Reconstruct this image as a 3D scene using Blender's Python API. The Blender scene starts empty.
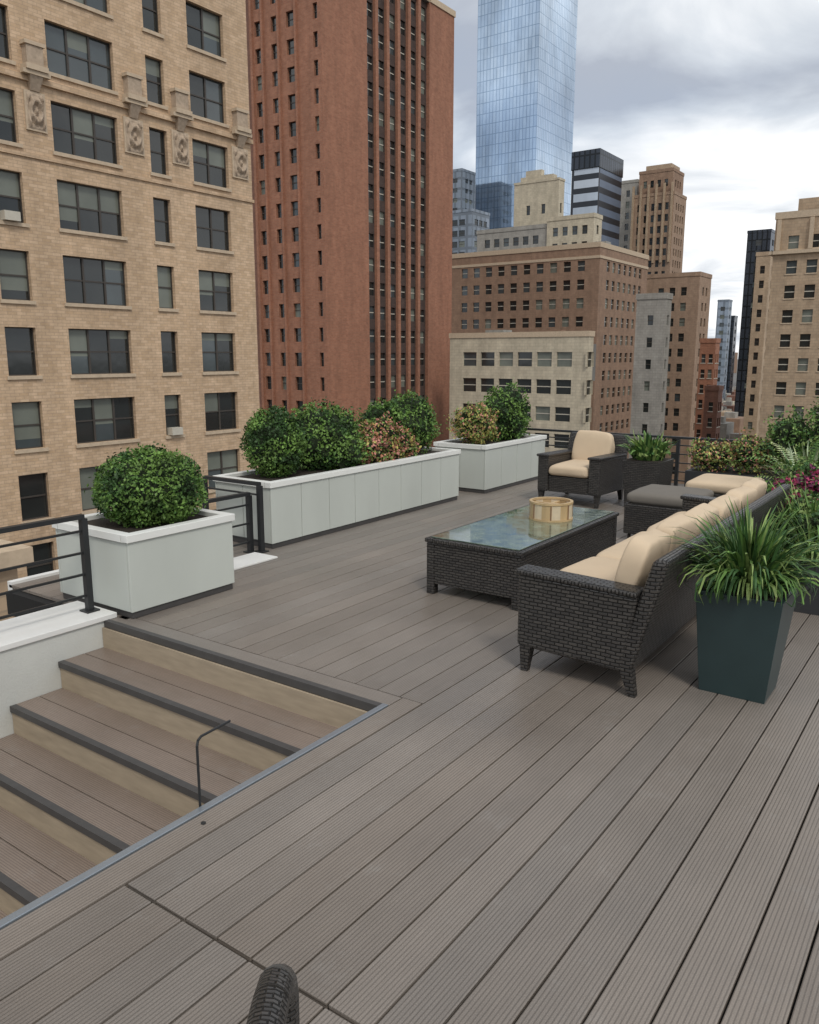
import bpy, math, random
import numpy as np
from mathutils import Vector, Matrix, noise
random.seed(7); rng=np.random.default_rng(7)
scene=bpy.context.scene
COL=scene.collection

# ------------------------------------------------------------ materials
def newmat(name):
    m=bpy.data.materials.new(name); m.use_nodes=True
    nt=m.node_tree; nt.nodes.clear()
    o=nt.nodes.new('ShaderNodeOutputMaterial'); b=nt.nodes.new('ShaderNodeBsdfPrincipled')
    nt.links.new(b.outputs[0],o.inputs[0]); return m,nt,b
def N(nt,t,**k):
    n=nt.nodes.new(t)
    for a,v in k.items():
        if a in n.inputs.keys(): n.inputs[a].default_value=v
        else: setattr(n,a,v)
    return n
def rgba(c): return (c[0],c[1],c[2],1)
def mixc(nt,fac,a,b,blend='MIX'):
    n=nt.nodes.new('ShaderNodeMix'); n.data_type='RGBA'; n.blend_type=blend
    for i,v in ((0,fac),(6,a),(7,b)):
        if isinstance(v,(int,float)): n.inputs[i].default_value=v
        elif isinstance(v,tuple): n.inputs[i].default_value=rgba(v)
        else: nt.links.new(v,n.inputs[i])
    return n.outputs[2]
def noisy(name,c,var=.25,scale=3,rough=.7,metal=0,bump=.0,bscale=60,spec=.5,stretch=None):
    m,nt,b=newmat(name)
    tc=N(nt,'ShaderNodeNewGeometry')
    src=tc.outputs['Position']
    if stretch:
        mp=N(nt,'ShaderNodeMapping'); mp.inputs['Scale'].default_value=stretch; nt.links.new(src,mp.inputs[0]); src2=mp.outputs[0]
    else: src2=src
    n=N(nt,'ShaderNodeTexNoise',Scale=scale,Detail=6.0); nt.links.new(src2,n.inputs['Vector'])
    lo=tuple(x*(1-var) for x in c); hi=tuple(min(1,x*(1+var)) for x in c)
    out=mixc(nt,n.outputs[0],lo,hi); nt.links.new(out,b.inputs['Base Color'])
    b.inputs['Roughness'].default_value=rough; b.inputs['Metallic'].default_value=metal
    b.inputs['Specular IOR Level'].default_value=spec
    if bump:
        n2=N(nt,'ShaderNodeTexNoise',Scale=bscale,Detail=3.0); nt.links.new(src,n2.inputs['Vector'])
        bp=N(nt,'ShaderNodeBump',Strength=bump,Distance=.01); nt.links.new(n2.outputs[0],bp.inputs['Height']); nt.links.new(bp.outputs[0],b.inputs['Normal'])
    return m
def brickmat(name,c1,c2,mortar,w=.24,h=.075,ms=.01,rough=.85,stain=.35,fine=None):
    m,nt,b=newmat(name)
    uv=N(nt,'ShaderNodeUVMap')
    br=N(nt,'ShaderNodeTexBrick'); br.offset=.5
    br.inputs['Scale'].default_value=1; br.inputs['Brick Width'].default_value=w; br.inputs['Row Height'].default_value=h
    br.inputs['Mortar Size'].default_value=ms; br.inputs['Color1'].default_value=rgba(c1); br.inputs['Color2'].default_value=rgba(c2); br.inputs['Mortar'].default_value=rgba(mortar)
    nt.links.new(uv.outputs[0],br.inputs['Vector'])
    g=N(nt,'ShaderNodeNewGeometry')
    mp=N(nt,'ShaderNodeMapping'); mp.inputs['Scale'].default_value=(.7,.7,.12); nt.links.new(g.outputs['Position'],mp.inputs[0])
    n=N(nt,'ShaderNodeTexNoise',Scale=1.0,Detail=8.0,Roughness=.65); nt.links.new(mp.outputs[0],n.inputs['Vector'])
    r=N(nt,'ShaderNodeMapRange'); r.inputs[1].default_value=.3; r.inputs[2].default_value=.7; r.inputs[3].default_value=1-stain; r.inputs[4].default_value=1.1
    nt.links.new(n.outputs[0],r.inputs[0])
    fac=r.outputs[0]
    if fine:
        n2=N(nt,'ShaderNodeTexNoise',Scale=fine,Detail=6.0,Roughness=.7); nt.links.new(g.outputs['Position'],n2.inputs['Vector'])
        r2=N(nt,'ShaderNodeMapRange'); r2.inputs[1].default_value=.3; r2.inputs[2].default_value=.7; r2.inputs[3].default_value=.82; r2.inputs[4].default_value=1.14
        nt.links.new(n2.outputs[0],r2.inputs[0])
        mm=N(nt,'ShaderNodeMath',operation='MULTIPLY'); nt.links.new(fac,mm.inputs[0]); nt.links.new(r2.outputs[0],mm.inputs[1]); fac=mm.outputs[0]
    vm=N(nt,'ShaderNodeVectorMath',operation='SCALE'); nt.links.new(br.outputs[0],vm.inputs[0]); nt.links.new(fac,vm.inputs['Scale'])
    nt.links.new(vm.outputs[0],b.inputs['Base Color']); b.inputs['Roughness'].default_value=rough
    return m
def glassmat(name,c,rough=.06,spec=.9,metal=0.0):
    m,nt,b=newmat(name)
    g=N(nt,'ShaderNodeNewGeometry')
    n=N(nt,'ShaderNodeTexNoise',Scale=.5,Detail=3.0); nt.links.new(g.outputs['Position'],n.inputs['Vector'])
    out=mixc(nt,n.outputs[0],tuple(x*.5 for x in c),tuple(x*1.5 for x in c)); nt.links.new(out,b.inputs['Base Color'])
    b.inputs['Roughness'].default_value=rough; b.inputs['Specular IOR Level'].default_value=spec; b.inputs['Metallic'].default_value=metal
    bp=N(nt,'ShaderNodeBump',Strength=.15,Distance=.05); nt.links.new(n.outputs[0],bp.inputs['Height']); nt.links.new(bp.outputs[0],b.inputs['Normal'])
    return m
def plain(name,c,rough=.5,metal=0,spec=.5): 
    return noisy(name,c,.12,8,rough,metal,spec=spec)
def curtain(name,ca,cb,line,w,h,ms=.12,metal=.7,rough=.1,vscale=.03,lo=.7,hi=1.15):
    m,nt,b=newmat(name)
    uv=N(nt,'ShaderNodeUVMap')
    br=N(nt,'ShaderNodeTexBrick'); br.offset=0
    br.inputs['Scale'].default_value=1; br.inputs['Brick Width'].default_value=w; br.inputs['Row Height'].default_value=h
    br.inputs['Mortar Size'].default_value=ms; br.inputs['Color1'].default_value=rgba(ca); br.inputs['Color2'].default_value=rgba(cb); br.inputs['Mortar'].default_value=rgba(line)
    nt.links.new(uv.outputs[0],br.inputs['Vector'])
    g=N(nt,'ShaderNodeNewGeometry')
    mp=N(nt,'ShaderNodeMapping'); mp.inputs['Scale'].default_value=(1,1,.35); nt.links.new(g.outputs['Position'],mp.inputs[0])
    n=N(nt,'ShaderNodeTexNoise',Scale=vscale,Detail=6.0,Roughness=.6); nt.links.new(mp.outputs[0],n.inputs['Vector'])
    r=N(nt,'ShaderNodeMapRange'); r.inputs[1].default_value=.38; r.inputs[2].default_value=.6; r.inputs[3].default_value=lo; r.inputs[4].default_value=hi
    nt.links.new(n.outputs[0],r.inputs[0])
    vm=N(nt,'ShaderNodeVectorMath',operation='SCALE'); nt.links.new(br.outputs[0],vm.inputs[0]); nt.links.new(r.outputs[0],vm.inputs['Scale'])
    nt.links.new(vm.outputs[0],b.inputs['Base Color'])
    b.inputs['Roughness'].default_value=rough; b.inputs['Metallic'].default_value=metal
    bp=N(nt,'ShaderNodeBump',Strength=.12,Distance=1.0); nt.links.new(n.outputs[0],bp.inputs['Height']); nt.links.new(bp.outputs[0],b.inputs['Normal'])
    return m
def deckmat(name,base):
    m,nt,b=newmat(name)
    uv=N(nt,'ShaderNodeUVMap'); sep=N(nt,'ShaderNodeSeparateXYZ'); nt.links.new(uv.outputs[0],sep.inputs[0])
    at=N(nt,'ShaderNodeAttribute'); at.attribute_name='tint'
    mp=N(nt,'ShaderNodeMapping'); mp.inputs['Scale'].default_value=(1.0,26,1); nt.links.new(uv.outputs[0],mp.inputs[0])
    n=N(nt,'ShaderNodeTexNoise',Scale=4.0,Detail=8.0,Roughness=.75); nt.links.new(mp.outputs[0],n.inputs['Vector'])
    g=N(nt,'ShaderNodeNewGeometry')
    n3=N(nt,'ShaderNodeTexNoise',Scale=.9,Detail=6.0,Roughness=.6); nt.links.new(g.outputs['Position'],n3.inputs['Vector'])
    n4=N(nt,'ShaderNodeTexNoise',Scale=260.0,Detail=2.0); nt.links.new(g.outputs['Position'],n4.inputs['Vector'])
    n5=N(nt,'ShaderNodeTexNoise',Scale=5.0,Detail=9.0,Roughness=.8); nt.links.new(g.outputs['Position'],n5.inputs['Vector'])
    c=mixc(nt,n.outputs[0],tuple(x*.70 for x in base),tuple(x*1.30 for x in base))
    c=mixc(nt,1.0,c,at.outputs['Color'],'MULTIPLY')
    c=mixc(nt,.35,c,n4.outputs[0],'OVERLAY')
    # dusty scuffs
    r5=N(nt,'ShaderNodeMapRange'); r5.inputs[1].default_value=.56; r5.inputs[2].default_value=.75; r5.inputs[3].default_value=0; r5.inputs[4].default_value=.35
    nt.links.new(n5.outputs[0],r5.inputs[0]); c=mixc(nt,r5.outputs[0],c,(.34,.33,.31))
    r=N(nt,'ShaderNodeMapRange'); r.inputs[1].default_value=.3; r.inputs[2].default_value=.7; r.inputs[3].default_value=.82; r.inputs[4].default_value=1.14
    nt.links.new(n3.outputs[0],r.inputs[0])
    mu=N(nt,'ShaderNodeMath',operation='MULTIPLY'); mu.inputs[1].default_value=2*math.pi/.0125; nt.links.new(sep.outputs[1],mu.inputs[0])
    si=N(nt,'ShaderNodeMath',operation='SINE'); nt.links.new(mu.outputs[0],si.inputs[0])
    gr=N(nt,'ShaderNodeMapRange'); gr.inputs[1].default_value=-1; gr.inputs[2].default_value=-.2; gr.inputs[3].default_value=.60; gr.inputs[4].default_value=1.0
    nt.links.new(si.outputs[0],gr.inputs[0])
    m2=N(nt,'ShaderNodeMath',operation='MULTIPLY'); nt.links.new(r.outputs[0],m2.inputs[0]); nt.links.new(gr.outputs[0],m2.inputs[1])
    vm=N(nt,'ShaderNodeVectorMath',operation='SCALE'); nt.links.new(c,vm.inputs[0]); nt.links.new(m2.outputs[0],vm.inputs['Scale'])
    nt.links.new(vm.outputs[0],b.inputs['Base Color'])
    rr=N(nt,'ShaderNodeMapRange'); rr.inputs[1].default_value=.35; rr.inputs[2].default_value=.65; rr.inputs[3].default_value=.34; rr.inputs[4].default_value=.58; nt.links.new(n3.outputs[0],rr.inputs[0]); nt.links.new(rr.outputs[0],b.inputs['Roughness'])
    bp=N(nt,'ShaderNodeBump',Strength=.5,Distance=.002); nt.links.new(gr.outputs[0],bp.inputs['Height']); nt.links.new(bp.outputs[0],b.inputs['Normal'])
    return m
def wickermat(name,c1,c2,w=.05,h=.019,ms=.0042):
    m,nt,b=newmat(name)
    uv=N(nt,'ShaderNodeUVMap')
    nz=N(nt,'ShaderNodeTexNoise',Scale=14.0,Detail=2.0); nt.links.new(uv.outputs[0],nz.inputs['Vector'])
    vs=N(nt,'ShaderNodeVectorMath',operation='SCALE'); vs.inputs['Scale'].default_value=.010; nt.links.new(nz.outputs['Color'],vs.inputs[0])
    va=N(nt,'ShaderNodeVectorMath',operation='ADD'); nt.links.new(uv.outputs[0],va.inputs[0]); nt.links.new(vs.outputs[0],va.inputs[1])
    br=N(nt,'ShaderNodeTexBrick'); br.offset=.5
    br.inputs['Scale'].default_value=1; br.inputs['Brick Width'].default_value=w; br.inputs['Row Height'].default_value=h
    br.inputs['Mortar Size'].default_value=ms; br.inputs['Mortar Smooth'].default_value=.9
    br.inputs['Color1'].default_value=rgba(c1); br.inputs['Color2'].default_value=rgba(c2); br.inputs['Mortar'].default_value=(.002,.002,.002,1)
    nt.links.new(va.outputs[0],br.inputs['Vector'])
    nt.links.new(br.outputs[0],b.inputs['Base Color']); b.inputs['Roughness'].default_value=.36; b.inputs['Specular IOR Level'].default_value=.6
    inv=N(nt,'ShaderNodeMath',operation='SUBTRACT'); inv.inputs[0].default_value=1; nt.links.new(br.outputs['Fac'],inv.inputs[1])
    bp=N(nt,'ShaderNodeBump',Strength=1.0,Distance=h*.5); nt.links.new(inv.outputs[0],bp.inputs['Height']); nt.links.new(bp.outputs[0],b.inputs['Normal'])
    return m
def leafmat(name,c,c2=None):
    m,nt,b=newmat(name)
    g=N(nt,'ShaderNodeNewGeometry')
    n=N(nt,'ShaderNodeTexNoise',Scale=9.0,Detail=3.0); nt.links.new(g.outputs['Position'],n.inputs['Vector'])
    r=N(nt,'ShaderNodeMapRange'); r.inputs[1].default_value=.35; r.inputs[2].default_value=.65; nt.links.new(n.outputs[0],r.inputs[0])
    out=mixc(nt,r.outputs[0],tuple(x*.6 for x in c),c2 or tuple(x*1.5 for x in c)); nt.links.new(out,b.inputs['Base Color'])
    b.inputs['Roughness'].default_value=.5; b.inputs['Specular IOR Level'].default_value=.3
    return m

M_tan=brickmat('tan_brick',(.62,.455,.305),(.51,.36,.225),(.43,.31,.215),.42,.14,.012,stain=.22,fine=3.0)
M_stone=noisy('limestone_trim',(.50,.40,.29),.25,5,.85,bump=.4,bscale=12)
M_ornament=noisy('carved_stone',(.40,.315,.235),.4,7,.9,bump=1.0,bscale=9)
M_red=brickmat('red_brick',(.365,.165,.098),(.30,.125,.072),(.29,.165,.115),.5,.2,.02,stain=.24,fine=1.5)
M_redd=brickmat('dark_red_brick',(.23,.11,.075),(.18,.082,.056),(.17,.10,.075),.5,.2,.02,stain=.25,fine=1.5)
M_spandrel=brickmat('dark_spandrel',(.085,.055,.045),(.065,.042,.036),(.05,.035,.03),.5,.2,.02,stain=.25,fine=1.5)
M_brown=brickmat('brown_brick',(.31,.20,.135),(.27,.17,.115),(.25,.17,.12),.8,.4,.03,stain=.2,fine=.8)
M_rose=brickmat('rose_brick',(.36,.25,.175),(.32,.215,.15),(.28,.2,.14),.8,.4,.03,stain=.2,fine=.8)
M_buff=brickmat('buff_brick',(.46,.345,.235),(.41,.30,.20),(.35,.27,.19),.8,.4,.03,stain=.2,fine=.8)
M_cream=brickmat('cream_brick',(.56,.50,.38),(.51,.45,.34),(.45,.40,.31),.8,.4,.03,stain=.2,fine=.8)
M_grey=brickmat('grey_brick',(.36,.345,.31),(.32,.305,.275),(.28,.27,.25),.8,.4,.03,stain=.2,fine=.8)
M_glass=glassmat('window_glass',(.02,.024,.024),.08,.7)
M_blind=glassmat('window_glass_with_blind',(.15,.165,.14),.25,.5)
M_gblue=glassmat('window_glass_blue',(.05,.065,.07),.08,.8)
M_frame=plain('window_frame_dark',(.05,.042,.035),.5)
M_framel=plain('window_frame_light',(.50,.47,.40),.6)
M_roof=noisy('flat_roof',(.18,.175,.165),.3,.4,.9)
M_tower=curtain('blue_curtain_wall',(.38,.49,.64),(.45,.56,.70),(.24,.33,.45),1.5,4.0,.14,.8,.09,.035,.55,1.15)  # broad noise patches put reflections of neighbouring buildings into the glass colour
M_towerR=curtain('blue_curtain_wall_lit_side',(.54,.66,.80),(.62,.73,.86),(.34,.44,.56),1.5,4.0,.14,.8,.09,.035,.6,1.12)  # brighter copy: light on this face and reflected patches put into its colour
M_dkglass=curtain('dark_curtain_wall',(.04,.05,.065),(.06,.07,.09),(.015,.018,.022),1.6,3.6,.25,.5,.2)
M_stripe=curtain('striped_curtain_wall',(.50,.57,.66),(.58,.64,.72),(.03,.035,.045),60,3.7,.8,.3,.3)
M_stripe2=curtain('striped_curtain_wall_dark',(.13,.17,.24),(.16,.20,.27),(.015,.018,.025),60,3.7,.9,.4,.3)
M_haze=curtain('hazy_tower',(.24,.29,.35),(.28,.33,.40),(.17,.20,.24),3,3.8,.5,.1,.5)  # aerial haze is mixed into this paler, bluer wall colour

# ------------------------------------------------------------ mesh builder
class MB:
    def __init__(s,name,mats=None):
        s.name=name;s.mats=mats or [];s.v=[];s.f=[];s.mi=[];s.uv=[];s.tint=[]
    def mid(s,m):
        if m not in s.mats: s.mats.append(m)
        return s.mats.index(m)
    def poly(s,pts,m,uvs,tint=(1,1,1)):
        i=len(s.v); s.v.extend([tuple(p) for p in pts]); s.f.append(tuple(range(i,i+len(pts)))); s.mi.append(s.mid(m)); s.uv.extend(uvs); s.tint.extend([tint]*len(pts))
    def hexa(s,b4,t4,m,tint=(1,1,1),swap=False):
        b=[Vector(p) for p in b4]; t=[Vector(p) for p in t4]
        faces=[(b[3],b[2],b[1],b[0]),(t[0],t[1],t[2],t[3])]+[(b[i],b[(i+1)%4],t[(i+1)%4],t[i]) for i in range(4)]
        for q in faces:
            n=(q[1]-q[0]).cross(q[3]-q[0]); a=max(range(3),key=lambda k:abs(n[k]))
            if a==2: uv=[(p.x,p.y) for p in q]
            elif a==1: uv=[(p.x,p.z) for p in q]
            else: uv=[(p.y,p.z) for p in q]
            if swap: uv=[(c,d) for d,c in uv]
            s.poly(q,m,uv,tint)
    def box(s,x0,x1,y0,y1,z0,z1,m,tint=(1,1,1),swap=False):
        s.hexa([(x0,y0,z0),(x1,y0,z0),(x1,y1,z0),(x0,y1,z0)],[(x0,y0,z1),(x1,y0,z1),(x1,y1,z1),(x0,y1,z1)],m,tint,swap)
    def tube(s,p,q,r,m,seg=8,r2=None):
        p=Vector(p);q=Vector(q);d=(q-p);L=d.length;d.normalize()
        a=d.orthogonal().normalized();b=d.cross(a); r2=r if r2 is None else r2
        for i in range(seg):
            t0=2*math.pi*i/seg;t1=2*math.pi*(i+1)/seg
            o0=a*math.cos(t0)+b*math.sin(t0);o1=a*math.cos(t1)+b*math.sin(t1)
            c=2*math.pi*r/seg
            s.poly([p+o0*r,p+o1*r,q+o1*r2,q+o0*r2],m,[(i*c,0),((i+1)*c,0),((i+1)*c,L),(i*c,L)])
        s.poly([p+(a*math.cos(-2*math.pi*i/seg)+b*math.sin(-2*math.pi*i/seg))*r for i in range(seg)],m,[(0,0)]*seg)
        s.poly([q+(a*math.cos(2*math.pi*i/seg)+b*math.sin(2*math.pi*i/seg))*r2 for i in range(seg)],m,[(0,0)]*seg)
    def build(s,parent=None,bevel=0,smooth=False,merge=False,seg=2):
        me=bpy.data.meshes.new(s.name); me.from_pydata(s.v,[],s.f)
        for m in s.mats: me.materials.append(m)
        me.polygons.foreach_set('material_index',s.mi)
        ul=me.uv_layers.new(name='UVMap'); ul.data.foreach_set('uv',np.array(s.uv,dtype=np.float32).ravel())
        ca=me.color_attributes.new('tint','FLOAT_COLOR','CORNER')
        t=np.ones((len(s.tint),4),dtype=np.float32); t[:,:3]=np.array(s.tint); ca.data.foreach_set('color',t.ravel())
        if smooth: me.polygons.foreach_set('use_smooth',[True]*len(me.polygons))
        me.update()
        o=bpy.data.objects.new(s.name,me); COL.objects.link(o)
        if bevel or merge:
            import bmesh
            bm=bmesh.new(); bm.from_mesh(me); bmesh.ops.remove_doubles(bm,verts=bm.verts,dist=1e-5); bm.to_mesh(me); bm.free()
        if bevel:
            bv=o.modifiers.new('bevel','BEVEL'); bv.width=bevel; bv.segments=seg; bv.limit_method='ANGLE'; bv.angle_limit=math.radians(40)
        if parent: o.parent=parent
        return o
def empty(name,loc=(0,0,0),rz=0):
    e=bpy.data.objects.new(name,None); e.location=loc; e.rotation_euler=(0,0,rz); e.empty_display_size=.2; COL.objects.link(e); return e

Z=Vector((0,0,1))
def facade(M,P,u,W,z0,z1,cols,rows,wall,depth=.18,frame=M_frame,glass=(M_glass,M_blind,M_gblue),pb=.25,sill=None,detail=True,mid=True):
    P=Vector((P[0],P[1],0)); u=Vector((u[0],u[1],0)); n=u.cross(Z)
    def pt(a,z,d=0): return P+u*a+Z*z-n*d
    def quad(a0,a1,c0,c1,m,d=0): M.poly([pt(a0,c0,d),pt(a1,c0,d),pt(a1,c1,d),pt(a0,c1,d)],m,[(a0,c0),(a1,c0),(a1,c1),(a0,c1)])
    def bar(a0,a1,c0,c1,d0,d1,m):
        quad(a0,a1,c0,c1,m,d0)
        M.poly([pt(a0,c1,d0),pt(a1,c1,d0),pt(a1,c1,d1),pt(a0,c1,d1)],m,[(0,0)]*4)
        M.poly([pt(a0,c0,d1),pt(a1,c0,d1),pt(a1,c0,d0),pt(a0,c0,d0)],m,[(0,0)]*4)
        M.poly([pt(a0,c0,d1),pt(a0,c0,d0),pt(a0,c1,d0),pt(a0,c1,d1)],m,[(0,0)]*4)
        M.poly([pt(a1,c0,d0),pt(a1,c0,d1),pt(a1,c1,d1),pt(a1,c1,d0)],m,[(0,0)]*4)
    rows=sorted(rows); z=z0
    for (c0,c1) in rows:
        if c0>z: quad(0,W,z,c0,wall)
        a=0
        for c in cols:
            a0,a1=c[0],c[1]; div=c[2] if len(c)>2 else 1
            if a0>a: quad(a,a0,c0,c1,wall)
            for q in ([pt(a0,c0),pt(a0,c0,depth),pt(a0,c1,depth),pt(a0,c1)],[pt(a1,c0,depth),pt(a1,c0),pt(a1,c1),pt(a1,c1,depth)],
                      [pt(a0,c0),pt(a1,c0),pt(a1,c0,depth),pt(a0,c0,depth)],[pt(a0,c1,depth),pt(a1,c1,depth),pt(a1,c1),pt(a0,c1)]):
                M.poly(q,wall,[(p.x+p.y,p.z) for p in q])
            w=(a1-a0)/div
            for k in range(div):
                b0=a0+k*w;b1=b0+w
                g=glass[0] if random.random()>pb else random.choice(glass[1:])
                if detail:
                    zc=(c0+c1)/2
                    bl=random.random()
                    if bl<.5:
                        zz=c1-(c1-c0)*random.choice([.2,.35,.5,.5,.6,.8])
                        quad(b0,b1,c0,zz,random.choice([glass[0],glass[0],glass[2]]),depth); quad(b0,b1,zz,c1,glass[1],depth)
                    else: quad(b0,b1,c0,c1,g,depth)
                    f=.05
                    bar(b0,b0+f,c0,c1,depth-.06,depth,frame); bar(b1-f,b1,c0,c1,depth-.06,depth,frame)
                    bar(b0+f,b1-f,c0,c0+f,depth-.055,depth,frame); bar(b0+f,b1-f,c1-f,c1,depth-.055,depth,frame)
                    if mid: bar(b0+f,b1-f,zc-.035,zc+.035,depth-.05,depth,frame)
                else:
                    quad(b0,b1,c0,c1,g,depth)
                    if mid: 
                        zc=(c0+c1)/2; quad(b0,b1,zc-.06,zc+.06,frame,depth-.05)
            if sill: bar(a0-.1,a1+.1,c0-.16,c0-.003,-.09,0,sill)
            a=a1
        if a<W: quad(a,W,c0,c1,wall)
        z=c1
    if z<z1: quad(0,W,z,z1,wall)

def tower(name,x0,x1,y0,y1,z0,z1,wall,bay=3.0,ww=1.3,fh=3.4,wh=1.7,faces='-x-y',depth=.25,edge=1.5,skip_top=1.6,frame=M_frame,pb=.25,parapet=.9,glass=(M_glass,M_blind,M_gblue),M=None,cornice=None,detail=False,sill=None):
    own=M is None
    if own: M=MB(name)
    H=z1-z0; nf=int((H-skip_top)/fh)
    rows=[(z1-skip_top-(k+1)*fh+(fh-wh)*.55, z1-skip_top-(k+1)*fh+(fh-wh)*.55+wh) for k in range(nf)]
    def cols(W):
        n=max(1,int((W-2*edge)/bay)); s=(W-n*bay)/2
        return [(s+i*bay+(bay-ww)/2,s+i*bay+(bay+ww)/2) for i in range(n)]
    X=x1-x0;Y=y1-y0
    spec={'-x':((x0,y1),(0,-1),Y),'-y':((x0,y0),(1,0),X),'+y':((x1,y1),(-1,0),X),'+x':((x1,y0),(0,1),Y)}
    for k,(P,u,W) in spec.items():
        if k in faces: facade(M,P,u,W,z0,z1,cols(W),rows,wall,depth,frame,glass,pb,detail=detail,sill=sill)
        else: facade(M,P,u,W,z0,z1,[],[],wall)
    t=.4
    M.poly([(x0,y0,z1-.02),(x1,y0,z1-.02),(x1,y1,z1-.02),(x0,y1,z1-.02)],M_roof,[(0,0)]*4)
    cm=cornice or wall
    M.box(x0-.12,x1+.12,y0-.12,y0+t,z1,z1+parapet,cm); M.box(x0-.12,x1+.12,y1-t,y1+.12,z1,z1+parapet,cm)
    M.box(x0-.12,x0+t,y0+t,y1-t,z1,z1+parapet,cm); M.box(x1-t,x1+.12,y0+t,y1-t,z1,z1+parapet,cm)
    if own: M.build()
    return M
GZ=-28.0

# ------------------------------------------------------------ left tan building
M=MB('tan_brick_apartment_building')
XL,XR,YF=-10.0,33.9,35.0
cols=[(x-XL,x2-XL,d) for x,x2,d in ((-6.5,-5.1,1),(-3.2,.2,3),(2.1,3.1,1),(4.6,7.0,2),(8.6,11,2),(12.4,13.4,1),(15.2,17.0,1),(19.0,20.4,1),(22.0,25.35,3),(27.15,28.2,1),(29.8,32.2,2))]
rows=[(.75+3.25*k,.75+3.25*k+2.1) for k in range(-8,9)]
facade(M,(XL,YF),(1,0),XR-XL,GZ,31,cols,rows,M_tan,.26,sill=M_stone,pb=.2)
facade(M,(XR,YF),(0,1),22,GZ,31,[(2,3.2),(6,7.2),(10,11.2)],rows,M_tan,.22)
facade(M,(XL,YF+22),(0,-1),22,GZ,31,[],[],M_tan); facade(M,(XR,YF+22),(-1,0),XR-XL,GZ,31,[],[],M_tan)
M.poly([(XL,YF,30.9),(XR,YF,30.9),(XR,YF+22,30.9),(XL,YF+22,30.9)],M_roof,[(0,0)]*4)
M.box(XL,XR+.3,YF-.5,YF-.002,31,32,M_stone)
for z,h,d in ((13.10,.22,.16),(10.02,.16,.09)):
    M.box(XL,XR+.06,YF-d,YF-.003,z,z+h,M_tan)
for a,b in ((17.4,18.6),(20.75,21.7),(25.65,26.75),(28.45,29.5),(32.45,33.6),(13.8,14.9),(11.2,12.2)):
    M.box(a,b,YF-.08,YF-.003,11.15,12.75,M_stone)
    nx,nz=18,24; c=(a+b)/2; w=(b-a)/2-.08; z0_,z1_=11.22,12.68
    def relief(i,j):
        s=abs(i/nx*2-1); t=j/nz
        edge=min(1,(1-s)*5)*min(1,t*6)*min(1,(1-t)*6)
        r=math.hypot(s,(t-.5)*2)
        v=noise.noise(Vector((s*4,t*5,1.3)))*.5+.5+.35*math.cos(r*11)
        return Vector((c+w*(i/nx*2-1),YF-.083-edge*max(0,.22*v),z0_+(z1_-z0_)*t))
    for i in range(nx):
        for j in range(nz):
            q=[relief(i,j),relief(i+1,j),relief(i+1,j+1),relief(i,j+1)]
            M.poly(q,M_ornament,[(p.x,p.z) for p in q])
    M.box(c-.62,c+.62,YF-.42,YF-.165,13.33,13.5,M_stone); M.box(c-.5,c+.5,YF-.5,YF-.003,13.503,13.72,M_stone)
    M.box(c-.38,c+.38,YF-.36,YF-.004,13.723,14.5,M_ornament); M.box(c-.46,c+.46,YF-.42,YF-.004,14.503,14.65,M_stone)
    M.hexa([(c-.2,YF-.13,12.76),(c+.2,YF-.13,12.76),(c+.2,YF-.01,12.76),(c-.2,YF-.01,12.76)],[(c-.3,YF-.38,13.32),(c+.3,YF-.38,13.32),(c+.3,YF-.01,13.32),(c-.3,YF-.01,13.32)],M_ornament)
for x,k in ((19.3,2),(27.3,-1),(15.6,1)):
    z=.75+3.25*k; M.box(x,x+.7,YF-.3,YF+.12,z+.02,z+.4,M_framel)
M.build()

# ------------------------------------------------------------ red brick tower
M=MB('red_brick_tower')
x0,x1,y0,y1=80.0,109.4,70.0,112.0
rows=[(z,z+1.75) for z in np.arange(GZ+3,88,3.15)]
facade(M,(x0,y1),(0,-1),29.8,GZ,90,[(a,a+1.3) for a in (3,6,10,14,18,21,24.5,27.0)],rows,M_redd,.35,pb=.3,detail=False)
facade(M,(x0,y1-29.8),(0,-1),12.2,GZ,90,[(1.0,2.3),(3.9,5.2),(6.5,7.8),(10.9,11.6)],rows,M_red,.35,pb=.3,detail=False)
for y in (81.6,79.7,76.9,74.0): M.box(x0-.32,x0-.003,y-.16,y+.16,GZ,90,M_red)
facade(M,(x0,y0),(1,0),8.6,GZ,90,[],[],M_red)
facade(M,(x0+8.6,y0+.55),(1,0),14.6,GZ,90,[(i*2.43+.42,i*2.43+2.02) for i in range(6)],rows,M_spandrel,.2,pb=.4,detail=False,frame=M_framel)
facade(M,(x0+23.2,y0),(1,0),6.2,GZ,50,[],[],M_red)
M.box(x0+8.599,x0+8.8,y0+.002,y0+.55,GZ,90,M_red); M.box(x0+23.0,x0+23.2,y0+.002,y0+.55,GZ,50,M_red)
for i in range(1,6):
    a=x0+8.6+i*2.43; M.box(a-.30,a+.30,y0+.12,y0+.549,GZ,90,M_red)
facade(M,(x1,y0),(0,1),y1-y0,GZ,50,[],[],M_red); facade(M,(x1-6.2,y0+.55),(0,1),y1-y0-.55,50,90,[],[],M_red)
M.box(x0+23.1,x1+.15,y0-.15,y0+8,50,50.8,M_stone)
M.poly([(x0,y0,50),(x1,y0,50),(x1,y1,50),(x0,y1,50)],M_roof,[(0,0)]*4)
facade(M,(x1,y1),(-1,0),x1-x0,GZ,90,[],[],M_red)
M.poly([(x0,y0,90),(x1,y0,90),(x1,y1,90),(x0,y1,90)],M_roof,[(0,0)]*4)
M.build()

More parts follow.
